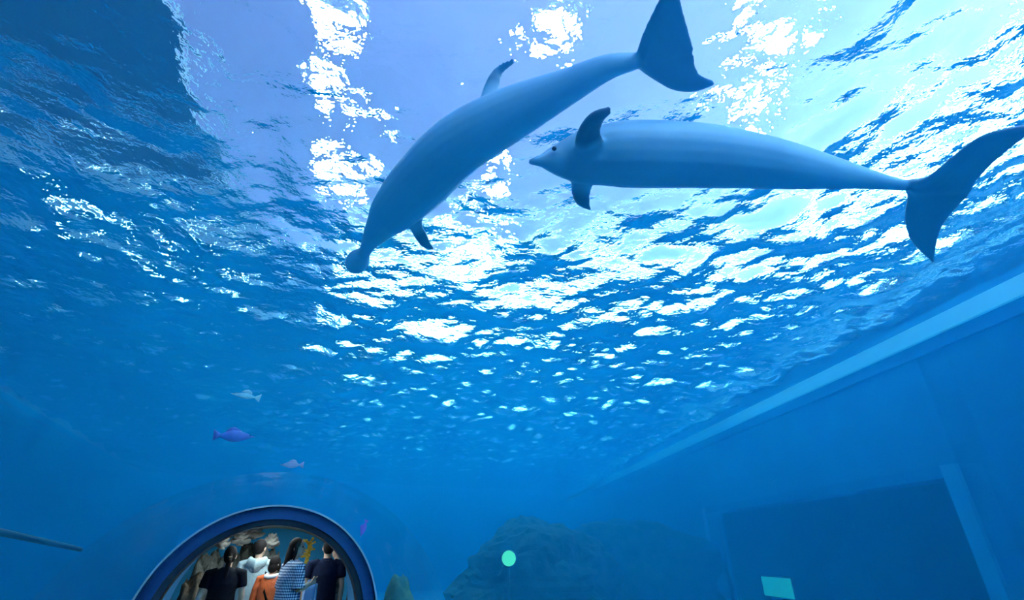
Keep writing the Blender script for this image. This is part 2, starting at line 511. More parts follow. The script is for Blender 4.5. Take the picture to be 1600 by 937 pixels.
# ------------------------------------------------------------------ the tunnel
def arc_shell(r0, r1, v0, v1, n=96, nv=1, su=1.0):
    a0 = math.asin(-T_CZ / r1) * 0.98
    V, F = [], []
    cols = n + 1
    for j in range(nv + 1):
        v = v0 + (v1 - v0) * j / nv
        for r in (r0, r1):
            for i in range(cols):
                a = math.pi - a0 + (2 * a0 - math.pi) * i / n
                V.append(L(su * r * math.cos(a), v, max(0.0, T_CZ + r * math.sin(a))))
    st = 2 * cols
    for j in range(nv):
        b, c = j * st, (j + 1) * st
        for i in range(n):
            F.append((b + i, b + i + 1, c + i + 1, c + i))
            F.append((b + cols + i, c + cols + i, c + cols + i + 1, b + cols + i + 1))
        F.append((b, c, c + cols, b + cols)); F.append((b + n, b + cols + n, c + cols + n, c + n))
    for i in range(n):
        F.append((i, cols + i, cols + i + 1, i + 1))
        b = nv * st
        F.append((b + i, b + i + 1, b + cols + i + 1, b + cols + i))
    return MB().add(V, F)
tun = struct(empty('wall_tunnel', (0, 0, 0)), 'clear acrylic tunnel arching over the walkway', 'tunnel')
arc_shell(T_R, T_R + 0.06, V0, -0.2).build('panel', M['clear'], tun, 'sharp')
arc_shell(T_R, T_R + 0.06, -0.2, 4.2).build('panel', M['clear'], tun, 'sharp')
arc_shell(T_R, T_R + 0.06, 4.2, V_ARCH).build('panel', M['acrylic'], tun, 'sharp')
struct(MB().box((-1.3, V0, -0.1), (1.3, V1, 0.0), L).build('floor', M['floor']), 'dark walkway floor of the tunnel', 'floor')

arch = struct(empty('trim_3', (0, 0, 0)), 'dark blue arch rim at the far end of the tunnel', 'arch')
arc_shell(1.235, 1.40, V_ARCH, V_ARCH + 0.12).build('rim', M['ring'], arch, 'sharp')
arc_shell(1.16, 1.235, V_ARCH + 0.02, V_ARCH + 0.3).build('seal', M['ring_dark'], arch, 'sharp')
arc_shell(1.385, 1.405, V_ARCH - 0.03, V_ARCH).build('bead', M['ring_edge'], arch, 'sharp')
struct(arc_shell(T_R - 0.02, T_R + 0.07, V_ARCH + 0.1, V_CH + 0.05).build('wall_passage', M['tank_dark'], None, 'sharp'), 'blue vault of the passage behind the arch', 'wall')
struct(arc_shell(T_R - 0.02, T_R + 0.07, V_CH, 13.0, su=S_CH).build('wall_chamber', M['vault_rock'], None, 'sharp'), 'dark rockwork vault over the reef display', 'wall')
struct(MB().box((-1.85, 13.0, 0), (1.85, 13.1, 2.1), L).build('wall_passage_end', M['reef_blue']), 'blue end wall of the passage', 'wall')

# ------------------------------------------------------------------ dolphins
def spline(pts, n):
    """Catmull-Rom through lists of floats"""
    P = np.array(pts, float); m = len(P); out = []
    for i in range(m - 1):
        p0, p1, p2, p3 = P[max(i - 1, 0)], P[i], P[i + 1], P[min(i + 2, m - 1)]
        for k in range(n):
            t = k / n
            out.append(0.5 * (2 * p1 + (p2 - p0) * t + (2 * p0 - 5 * p1 + 4 * p2 - p3) * t * t + (3 * p1 - p0 - 3 * p2 + p3) * t ** 3))
    out.append(P[-1])
    return np.array(out)

def dolphin(label, body, z, fins, eyes, squash):
    pts, rad = [], []
    prof = spline([(x, y, r, dz, q) for (x, y, r, dz), q in zip(body, squash)], 5)
    for x, y, r, dz, q in prof:
        p = at_z(x, y, z + dz)
        t = (p - EYE).dot(Vector((0, math.cos(PITCH), math.sin(PITCH))))
        rm = max(r, 1.5) * t / FPX
        pts.append(p); rad.append((rm, rm * q))
    m = MB().loft(pts, rad, 20, (0, 0, 1), tip=0.4)
    for le, te, zs, nrm, th in fins:
        a = spline([(*at_z(x, y, z + dz),) for (x, y), dz in zip(le, zs)], 4)
        b = spline([(*at_z(x, y, z + dz),) for (x, y), dz in zip(te, zs)], 4)
        k = len(a)
        thick = [th * (1 - 0.5 * i / (k - 1)) for i in range(k)]
        span = Vector(a[-1]) - Vector(a[0]); chord = Vector(b[0]) - Vector(a[0])
        m.fin(a, b, span.cross(chord), thick)
    o = m.fused('dolphin', M['skin_dolphin'], None, 0.0085, 5)
    # darker pigment on fins and flukes
    P = np.array([tuple(p) for p in pts]); R = np.array([max(r) for r in rad])
    co = np.empty(len(o.data.vertices) * 3); o.data.vertices.foreach_get('co', co); co = co.reshape(-1, 3)
    ratio = np.min(np.linalg.norm(co[:, None, :] - P[None, :-6], axis=2) / R[None, :-6], axis=1)
    dk = np.clip((ratio - 1.12) / 0.45, 0, 1)
    at = o.data.attributes.new('pigment', 'FLOAT', 'POINT'); at.data.foreach_set('value', dk.astype(np.float32))
    # move the origin to the body's middle
    c = pts[len(pts) // 2]
    o.data.transform(Matrix.Translation(-c)); o.location = c
    tag(o, label, 'dolphin', 'dolphins swimming over the tunnel')
    for e in eyes:
        ey = MB().ball(at_z(e[0], e[1], z + e[2]) - c, 0.011, 10, 6).build('eye', M['eye'], o, True)
    return o

ZA, ZB = 3.58, 3.12
dolphin('dolphin diving down to the left with its round snout lowest',
    [(551, 418, 9, -.12), (555, 413, 16, -.12), (561, 405, 17, -.12), (569, 394, 10, -.11), (575, 384, 11, -.1), (584, 369, 17, -.07), (598, 350, 25, -.04), (614, 330, 34, -.02), (655, 287, 44, 0), (715, 228, 46, 0.02), (796, 180, 40, 0.03), (880, 139, 27, 0.03), (945, 107, 18, 0.01), (985, 97, 13, 0), (1015, 93, 10, 0)],
    ZA,
    [ # flukes, from the root to each tip
     ([(992, 88), (1003, 55), (1018, 22), (1034, -8), (1052, -34)], [(1050, 110), (1082, 84), (1079, 58), (1068, 18), (1056, -36)], [0, 0, 0, 0, 0], (0, 0, 1), 0.045),
     ([(992, 104), (1020, 124), (1052, 141), (1086, 143), (1116, 131)], [(1050, 80), (1082, 84), (1086, 100), (1094, 116), (1115, 126)], [0, 0, 0, 0, 0], (0, 0, 1), 0.045),
     # dorsal fin
     ([(742, 197), (750, 158), (763, 124), (778, 105), (800, 93)], [(800, 178), (782, 150), (781, 128), (787, 113), (806, 96)], [.05, .16, .26, .33, .36], (0.7, 0.72, 0), 0.065),
     # flippers
     ([(628, 335), (640, 356), (652, 376), (662, 386), (676, 389)], [(668, 325), (660, 349), (667, 366), (672, 378), (678, 388)], [-.04, -.08, -.11, -.13, -.14], (0, 0, 1), 0.045),
     ([(604, 322), (590, 318), (584, 322), (583, 327)], [(612, 318), (605, 313), (594, 315), (586, 322)], [-.02, -.03, -.04, -.05], (0, 0.3, 1), 0.04),
    ],
    [(583, 345, -.08), (625, 346, -.1)],
    [1, 1, 1, 1, .9, .95, 1, 1.05, 1.05, 1.05, 1.08, 1.15, 1.25, 1.2, .8])
dolphin('dolphin swimming level to the left with both flippers spread',
    [(826, 253, 4, -.06), (836, 252, 7, -.06), (848, 251, 11, -.05), (862, 250, 20, -.03), (880, 249, 30, -.01), (905, 247, 40, 0), (940, 243, 46, 0), (990, 241, 51, 0), (1100, 244, 47.5, 0.02), (1200, 254.5, 37.5, 0.03), (1300, 269.5, 21.5, 0.03), (1365, 281, 12, 0.01), (1410, 289, 8.5, 0), (1440, 291, 8, 0)],
    ZB,
    [([(1408, 283), (1445, 279), (1482, 250), (1530, 214), (1580, 200), (1618, 196)], [(1470, 310), (1514, 301), (1524, 284), (1556, 250), (1590, 222), (1620, 200)], [0, 0, 0, 0, 0, 0], (0, 0, 1), 0.05),
     ([(1410, 292), (1417, 308), (1413, 342), (1424, 378), (1457, 409)], [(1480, 292), (1514, 302), (1498, 320), (1470, 358), (1459, 407)], [0, 0, 0, 0, 0], (0, 0, 1), 0.05),
     ([(896, 245), (900, 213), (914, 188), (934, 175), (956, 171)], [(950, 230), (939, 209), (941, 195), (947, 183), (957, 172)], [-.02, -.06, -.09, -.11, -.12], (0, 0, 1), 0.05),
     ([(890, 255), (892, 285), (894, 304), (902, 320), (922, 328)], [(940, 265), (926, 291), (922, 305), (922, 318), (924, 327)], [-.02, -.06, -.09, -.11, -.12], (0, 0, 1), 0.05),
     ([(1045, 244), (1085, 244), (1120, 244), (1140, 243)], [(1150, 246), (1148, 246), (1150, 245), (1156, 244)], [.08, .18, .26, .33], (0, 1, 0), 0.05),
    ],
    [(866, 232, -.03), (868, 268, -.03)],
    [1, 1, 1, .95, .95, 1, 1, 1.02, 1.05, 1.12, 1.3, 1.35, 1.1, .8])

# ------------------------------------------------------------------ rocks
def rough_rock(name, material, size, seed, terraces=0, sub=4, amp=0.35, flat=True, boxy=False):
    """a boulder about its base centre"""
    bm = bmesh.new(); bmesh.ops.create_icosphere(bm, subdivisions=sub, radius=1.0)
    o = Vector((seed * 3.7, seed * 1.3, -seed * 2.1))
    for v in bm.verts:
        p = v.co.copy()
        if boxy: p /= (abs(p.x) ** 5 + abs(p.y) ** 5 + abs(p.z) ** 5) ** 0.2
        n = noise.fractal(p * 1.1 + o, 0.9, 2.0, 5) * amp + noise.noise(p * 3.1 + o) * amp * 0.35
        p *= 1 + n
        p = Vector((p.x * size[0], p.y * size[1], p.z * size[2]))
        if terraces:
            st = size[2] / terraces
            k = math.floor(p.z / st); f = p.z / st - k
            out = 1 + 0.07 * (1 - min(1, abs(f - 0.35) * 2.2)) + 0.05 * noise.noise(Vector((k * 1.7, p.x * 0.8, p.y * 0.8)) + o)
            p.x *= out; p.y *= out
        v.co = p
    lo = min(v.co.z for v in bm.verts)
    if flat:
        cut = lo + (max(v.co.z for v in bm.verts) - lo) * 0.22
        for v in bm.verts: v.co.z = max(v.co.z, cut) - cut
    me = bpy.data.meshes.new(name); bm.to_mesh(me); bm.free()
    me.materials.append(material)
    me.polygons.foreach_set('use_smooth', [not terraces] * len(me.polygons))
    ob = bpy.data.objects.new(name, me); COL.objects.link(ob)
    return ob
def to_height(o, h):
    m = max(v.co.z for v in o.data.vertices)
    o.data.transform(Matrix.Diagonal((1, 1, h / m, 1)))
M['algae_rock'] = mat('algae covered rock', (0.03, 0.06, 0.04), 0.9, 0.3, 6, (0.12, 0.17, 0.09), bump=0.8, bscale=12)
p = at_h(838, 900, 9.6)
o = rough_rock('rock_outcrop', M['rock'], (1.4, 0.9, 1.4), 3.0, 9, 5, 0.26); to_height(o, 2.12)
o.location = (p.x, p.y, 0.02); tag(o, 'dark layered rock outcrop behind the green disc', 'rock', 'rocks on the tank floor')
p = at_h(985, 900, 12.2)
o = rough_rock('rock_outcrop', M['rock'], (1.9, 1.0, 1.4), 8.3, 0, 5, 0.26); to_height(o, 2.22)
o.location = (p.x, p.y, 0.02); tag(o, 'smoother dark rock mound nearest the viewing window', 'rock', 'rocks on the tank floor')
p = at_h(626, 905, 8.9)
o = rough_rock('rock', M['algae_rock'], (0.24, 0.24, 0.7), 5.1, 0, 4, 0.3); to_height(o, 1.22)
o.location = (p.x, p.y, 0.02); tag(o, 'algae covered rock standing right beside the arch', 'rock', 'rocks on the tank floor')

# made-up green disc by the outcrop, standing in for a green reflection
M['green_glow'] = emit_mat('green reflection glow', (0.25, 1.0, 0.5), 0.5)
p = at_h(795, 872, 8.0)
lamp = tag(empty('green_reflection_disc', (p.x, p.y, 0.02), math.atan2(-p.x, p.y)), 'glowing green disc in place of a reflection, in front of the rock outcrop', 'lamp')
hz = p.z - 0.02
m = MB().loft([(0, 0.0, hz), (0, 0.12, hz)], [0.125, 0.09], 20); m.build('housing', M['pipe'], lamp, True)
MB().loft([(0, -0.015, hz), (0, 0.01, hz)], [0.098, 0.105], 20).build('lens', M['green_glow'], lamp, True)
MB().loft([(0, 0.08, 0), (0, 0.08, hz)], [0.025, 0.02], 8).build('post', M['pipe'], lamp, True)

# dark pipe on the left
a, b = at_h(-60, 818, 5.3), at_h(126, 858, 7.2)
pipe = tag(empty('pipe', (a.x, a.y, 0.02)), 'dark pipe slanting in the water left of the tunnel', 'pipe')
def off(o, p): o.matrix_parent_inverse = Matrix.Translation(-Vector(p)); return o
off(MB().loft([a, b], [0.028, 0.022], 10).build('tube', M['pipe'], pipe, True), (a.x, a.y, 0.02))
off(MB().loft([(a.x, a.y, 0.02), (a.x, a.y, a.z)], [0.03, 0.03], 10).build('leg', M['pipe'], pipe, True), (a.x, a.y, 0.02))

# lit sign and ceiling spot in the viewing room
M['sign_glow'] = emit_mat('lit sign', (0.15, 1.0, 0.8), 0.3)
p = at_h(1215, 917, 14.0)
sg = tag(empty('lit_sign', (p.x, p.y, 0)), 'small lit turquoise sign panel inside the viewing window', 'sign')
ry = math.atan2(WD.y, WD.x) - math.pi / 2
sg.rotation_euler = (0, 0, ry)
MB().box((-0.03, -0.55, p.z - 0.19), (0.0, 0.55, p.z + 0.19)).build('panel', M['sign_glow'], sg)
MB().box((0.0, -0.58, p.z - 0.22), (0.05, 0.58, p.z + 0.22)).build('backing', M['steel'], sg)
MB().loft([(0.03, 0, 0), (0.03, 0, p.z - 0.2)], [0.03, 0.03], 8).build('post', M['steel'], sg)
M['spot_glow'] = emit_mat('spot glow', (0.6, 1.0, 0.95), 6.0)

# ------------------------------------------------------------------ fish
def fish(label, px, py, hor, length, col, tilt=0.0, flip=1, deep=0.34):
    p = at_h(px, py, hor)
    mt = mat('fish scales ' + label[:12], col, 0.4, 0.15, 14)
    m = MB()
    prof = [(-.5, .02), (-.44, .10), (-.3, .5), (-.1, .95), (.1, 1.0), (.25, .7), (.36, .32), (.42, .22)]
    m.loft([(x * length, 0, 0) for x, _ in prof], [(r * length * deep * 0.22, r * length * deep * 0.5) for _, r in prof], 14, (0, 0, 1), tip=0.3)
    root = m.build('fish', mt, None, True)
    tl = [(0.40, .04), (0.56, .17)]; 
    MB().fin([(0.39 * length, 0, .05 * length), (0.47 * length, 0, .10 * length), (0.58 * length, 0, .17 * length)], [(0.39 * length, 0, -.05 * length), (0.46 * length, 0, -.09 * length), (0.56 * length, 0, -.16 * length)], (0, 1, 0), [.02 * length] * 3).build('tail', mt, root, True)
    MB().fin([(-.15 * length, 0, .14 * length), (-.02 * length, 0, .23 * length), (.08 * length, 0, .26 * length)], [(.25 * length, 0, .08 * length), (.24 * length, 0, .17 * length), (.2 * length, 0, .21 * length)], (0, 1, 0), [.02 * length] * 3).build('dorsal_fin', mt, root, True)
    for sd in (-1, 1):
        MB().ball((-.38 * length, sd * length * deep * 0.075, .03 * length), length * 0.022, 8, 6).build('eye', M['eye'], root, True)
    root.location = p
    root.rotation_euler = (0, tilt, (0 if flip > 0 else math.pi) + math.atan2(-p.x, p.y))
    tag(root, label, 'fish', 'small fish in the tank')
fish('small silvery white fish high above the arch', 382, 618, 6.0, 0.28, (0.85, 0.9, 0.92), 0.05, 1, 0.22)
fish('small purple fish below the silvery one', 368, 681, 6.0, 0.36, (0.25, 0.14, 0.6), 0.05, -1, 0.34)
fish('small pale pink fish above the top of the arch', 455, 726, 6.6, 0.24, (0.85, 0.5, 0.75), -0.05, 1, 0.3)
fish('small violet fish hanging head down right of the arch', 568, 826, 7.5, 0.2, (0.5, 0.2, 0.85), -1.3, 1, 0.34)

# ------------------------------------------------------------------ the passage behind the arch
M['passage_glow'] = emit_mat('passage lamp glow', (0.78, 0.96, 1.0), 3.6)
for v, l, lab in ((8.5, 1.3, 'ceiling light panel over the visitors in the passage'), (9.95, 0.9, 'ceiling light panel over the reef display')):
    t = tag(empty('ceiling_lamp', L(0, v, 1.945), TH), lab, 'lamp', 'ceiling lamps of the passage')
    MB().box((-0.33, -l / 2 - 0.03, 0.01), (0.33, l / 2 + 0.03, 0.03)).build('housing', M['steel'], t)
    MB().box((-0.31, -l / 2, 0.0), (0.31, l / 2, 0.012)).build('lens', M['passage_glow'], t)
M['reef_glow'] = emit_mat('reef fill light glow', (0.7, 0.95, 1.0), 3.0)  # made-up fill light below the view, added to brighten the reef's back wall
t = tag(empty('reef_fill_light', L(0.1, 12.55, 0.0), TH), 'added light bar, out of view on the floor, brightening the blue back wall of the reef', 'lamp')
MB().box((-1.2, -0.12, 0.0), (1.2, 0.12, 0.06)).build('housing', M['steel'], t)
MB().box((-1.15, -0.10, 0.06), (1.15, 0.10, 0.075)).build('lens', M['reef_glow'], t)
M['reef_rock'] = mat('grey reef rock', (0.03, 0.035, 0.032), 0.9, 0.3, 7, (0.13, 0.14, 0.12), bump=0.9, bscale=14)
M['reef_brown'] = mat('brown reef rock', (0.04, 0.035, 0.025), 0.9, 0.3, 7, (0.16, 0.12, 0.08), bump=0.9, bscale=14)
M['coral_pale'] = mat('pale plate coral', (0.55, 0.50, 0.45), 0.8, 0.2, 12, (0.80, 0.74, 0.66), bump=0.6, bscale=30)
M['coral_yellow'] = mat('yellow coral', (0.75, 0.48, 0.04), 0.8, 0.2, 20, (0.95, 0.70, 0.15), bump=0.5, bscale=40)
def reef_rock(px, py, hor, w, d, sd, br, lab):
    """a boulder standing on the floor whose top shows at the photograph point"""
    p = at_h(px, py, hor)
    o = rough_rock('reef_boulder', M['reef_brown' if br else 'reef_rock'], (w, d, 0.8), sd, 0, 4, 0.34, boxy=True); to_height(o, p.z)
    o.location = (p.x, p.y, 0.0); o.rotation_euler = (0, 0, TH); tag(o, lab, 'rock', 'reef boulders behind the visitors')
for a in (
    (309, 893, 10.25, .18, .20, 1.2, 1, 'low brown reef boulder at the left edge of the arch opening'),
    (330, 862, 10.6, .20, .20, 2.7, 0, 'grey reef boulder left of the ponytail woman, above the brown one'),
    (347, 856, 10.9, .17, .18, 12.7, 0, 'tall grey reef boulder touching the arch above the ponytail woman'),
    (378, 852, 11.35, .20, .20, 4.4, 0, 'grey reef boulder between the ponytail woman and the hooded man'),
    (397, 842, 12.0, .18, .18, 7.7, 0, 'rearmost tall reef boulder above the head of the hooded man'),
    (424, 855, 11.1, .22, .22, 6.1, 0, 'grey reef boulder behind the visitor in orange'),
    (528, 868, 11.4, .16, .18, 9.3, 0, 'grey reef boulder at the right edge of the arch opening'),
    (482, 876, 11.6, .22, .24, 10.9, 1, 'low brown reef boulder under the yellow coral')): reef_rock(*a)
def plate_coral(px, py, hor, r, seed, lab):
    p = at_h(px, py, hor)
    m = MB()
    n = 22
    for z0, k in ((0.0, 1.0), (0.07, 0.72), (0.13, 0.45)):
        V, F = [], []
        for j, (rr, zz) in enumerate(((0.2, -0.05), (0.9, -0.01), (1.0, 0.02), (0.85, 0.045), (0.3, 0.03))):
            for i in range(n):
                a = 2 * math.pi * i / n
                q = r * k * rr * (1 + 0.16 * math.sin(3 * a + seed) + 0.07 * math.sin(7 * a + 2 * seed))
                V.append((q * math.cos(a), q * math.sin(a), z0 + zz + 0.02 * math.sin(5 * a + seed) * rr))
        for j in range(4):
            for i in range(n):
                F.append((j * n + i, j * n + (i + 1) % n, (j + 1) * n + (i + 1) % n, (j + 1) * n + i))
        F.append(tuple(range(n - 1, -1, -1))); F.append(tuple(range(4 * n, 5 * n)))
        m.add(V, F)
    m.loft([(0, 0, -0.07), (0, 0, 0.12)], [0.06, 0.05], 8)
    o = m.build('plate_coral', M['coral_pale'], None, True)
    o.location = p; tag(o, lab, 'coral', 'pale plate corals on the reef')
plate_coral(396, 836, 11.9, 0.18, 0.3, 'pale plate coral just above the head of the hooded man')
plate_coral(376, 846, 11.3, 0.17, 1.9, 'pale plate coral left of the hooded man')
plate_coral(424, 850, 11.1, 0.16, 3.3, 'pale plate coral between the hooded man and the checked woman')
plate_coral(347, 851, 10.9, 0.12, 4.9, 'pale plate coral over the ponytail woman')
def branch_coral(px, py, hor, h, spread, material, lab, seed):
    rr = random.Random(seed); p = at_h(px, py, hor); m = MB()
    m.loft([(0, 0, -h * .5 - .06), (0, 0, -h * .5)], [0.05, 0.04], 8)
    for i in range(22):
        a = rr.uniform(0, 6.28); t = rr.uniform(-.5, .5)
        b = Vector((0, 0, h * t * 0.7)); e = Vector((math.cos(a) * spread * rr.uniform(.5, 1), math.sin(a) * spread * rr.uniform(.5, 1), h * t + 0.05))
        m.loft([b, b.lerp(e, .5) + Vector((0, 0, .015)), e], [.022, .02, .014], 7, tip=0.6)
        m.ball(e, 0.024, 8, 6)
    m.loft([(0, 0, -h * .5), (0, 0, h * .45)], [0.04, 0.03], 8)
    o = m.build('branch_coral', material, None, True); o.location = p
    tag(o, lab, 'coral', 'branching corals on the reef')
branch_coral(482, 860, 11.6, 0.34, 0.14, M['coral_yellow'], 'bright yellow coral in front of the checked woman face', 3)
branch_coral(528, 862, 11.4, 0.14, 0.07, M['coral_pale'], 'small pale coral by the right edge of the arch', 5)

# ------------------------------------------------------------------ people
M['skin'] = mat('skin', (0.50, 0.32, 0.23), 0.55, 0.06, 9)
M['hair'] = mat('black hair', (0.010, 0.008, 0.008), 0.8, 0.3, 40, spec=0.15)
M['lips'] = mat('lips', (0.35, 0.12, 0.10), 0.5, 0.05, 9)
M['black_cloth'] = mat('black cotton', (0.006, 0.008, 0.013), 0.9, 0.2, 20, spec=0.1)
M['navy_cloth'] = mat('navy cotton', (0.007, 0.012, 0.035), 0.9, 0.2, 20, spec=0.1)
M['white_cloth'] = mat('pale nylon', (0.30, 0.41, 0.45), 0.6, 0.08, 6, bump=0.5, bscale=9)
M['orange_cloth'] = mat('orange nylon', (0.55, 0.10, 0.02), 0.55, 0.2, 7, bump=0.5, bscale=12)
M['dark_trousers'] = mat('dark trousers', (0.015, 0.016, 0.02), 0.9, 0.15, 15)
M['grey_trousers'] = mat('grey trousers', (0.16, 0.17, 0.17), 0.9, 0.15, 15)
M['tan_cloth'] = mat('tan cotton', (0.45, 0.36, 0.22), 0.9, 0.1, 15)
M['shoe'] = mat('shoe', (0.05, 0.05, 0.055), 0.6, 0.1, 15)
M['white_plain'] = mat('white cotton', (0.75, 0.77, 0.78), 0.8, 0.05, 15)
M['camo'] = mat('dark patterned cloth', (0.008, 0.010, 0.010), 0.9, 0.2, 12, (0.10, 0.09, 0.07), detail=2)
def check_mat():
    m, nt, out = new_mat('blue and white gingham')
    N, K = nt.nodes, nt.links
    p = N.new('ShaderNodeBsdfPrincipled'); p.inputs['Roughness'].default_value = 0.85
    tc = N.new('ShaderNodeTexCoord'); sp = N.new('ShaderNodeSeparateXYZ'); K.new(tc.outputs['Object'], sp.inputs[0])
    def band(out_socket, scale):
        a = N.new('ShaderNodeMath'); a.operation = 'MULTIPLY'; a.inputs[1].default_value = scale; K.new(out_socket, a.inputs[0])
        f = N.new('ShaderNodeMath'); f.operation = 'FRACT'; K.new(a.outputs[0], f.inputs[0])
        g = N.new('ShaderNodeMath'); g.operation = 'GREATER_THAN'; g.inputs[1].default_value = 0.5; K.new(f.outputs[0], g.inputs[0])
        return g.outputs[0]
    sm = N.new('ShaderNodeMath'); sm.operation = 'ADD'; K.new(sp.outputs['X'], sm.inputs[0]); K.new(sp.outputs['Y'], sm.inputs[1])
    h = band(sp.outputs['Z'], 32.0); v = band(sm.outputs[0], 32.0)
    ad = N.new('ShaderNodeMath'); ad.operation = 'ADD'; K.new(h, ad.inputs[0]); K.new(v, ad.inputs[1])
    dv = N.new('ShaderNodeMath'); dv.operation = 'MULTIPLY'; dv.inputs[1].default_value = 0.5; K.new(ad.outputs[0], dv.inputs[0])
    rp = N.new('ShaderNodeValToRGB'); rp.color_ramp.interpolation = 'CONSTANT'
    rp.color_ramp.elements[0].color = (0.78, 0.82, 0.85, 1); rp.color_ramp.elements[1].position = 0.75; rp.color_ramp.elements[1].color = (0.015, 0.03, 0.09, 1)
    e = rp.color_ramp.elements.new(0.25); e.color = (0.18, 0.25, 0.40, 1)
    K.new(dv.outputs[0], rp.inputs['Fac']); K.new(rp.outputs['Color'], p.inputs['Base Color']); K.new(p.outputs[0], out.inputs['Surface'])
    return m
M['gingham'] = check_mat()
def stripe_mat():
    m, nt, out = new_mat('blue and white striped cloth')
    N, K = nt.nodes, nt.links
    p = N.new('ShaderNodeBsdfPrincipled'); p.inputs['Roughness'].default_value = 0.8
    tc = N.new('ShaderNodeTexCoord'); w = N.new('ShaderNodeTexWave'); w.inputs['Scale'].default_value = 9.0; w.bands_direction = 'Y'
    K.new(tc.outputs['Object'], w.inputs['Vector'])
    rp = N.new('ShaderNodeValToRGB'); rp.color_ramp.elements[0].position = .4; rp.color_ramp.elements[1].position = .6
    rp.color_ramp.elements[0].color = (0.12, 0.30, 0.62, 1); rp.color_ramp.elements[1].color = (0.70, 0.80, 0.90, 1)
    K.new(w.outputs['Fac'], rp.inputs['Fac']); K.new(rp.outputs['Color'], p.inputs['Base Color']); K.new(p.outputs[0], out.inputs['Surface'])
    return m
M['stripe'] = stripe_mat()

def hand(m, wrist, d, thumb_side, palm_n, curl=0.35, point=False):
    """palm, four unequal bent fingers and a thumb off the palm's side"""
    d = d.normalized(); w = (thumb_side - d * thumb_side.dot(d)).normalized(); n = d.cross(w)
    if n.dot(palm_n) < 0: n = -n
    m.loft([wrist - d * .02, wrist + d * .03, wrist + d * .075, wrist + d * .095], [(.024, .022), (.036, .016), (.042, .014), (.038, .011)], 12, n)
    for i, (ln, of) in enumerate(((.070, .031), (.079, .011), (.072, -.010), (.057, -.030))):
        p = wrist + d * .085 + w * of
        c = curl if not (point and i == 0) else 0.08
        if point and i > 0: c = 0.9
        q, ang, pts = p, 0.0, [p - d * .012, p]
        for seg in (.45, .32, .23):
            ang += c
            q = q + (d * math.cos(ang) + n * math.sin(ang)) * ln * seg + w * of * .02
            pts.append(q)
        m.loft(pts, [.0095, .0095, .009, .0085, .007], 8, n, tip=0.7)
    p = wrist + d * .03 + w * .03
    m.loft([p - w * .012, p + w * .012 + d * .018, p + w * .02 + d * .045 + n * .01, p + w * .018 + d * .066 + n * .018], [.013, .012, .0105, .008], 8, n, tip=0.7)

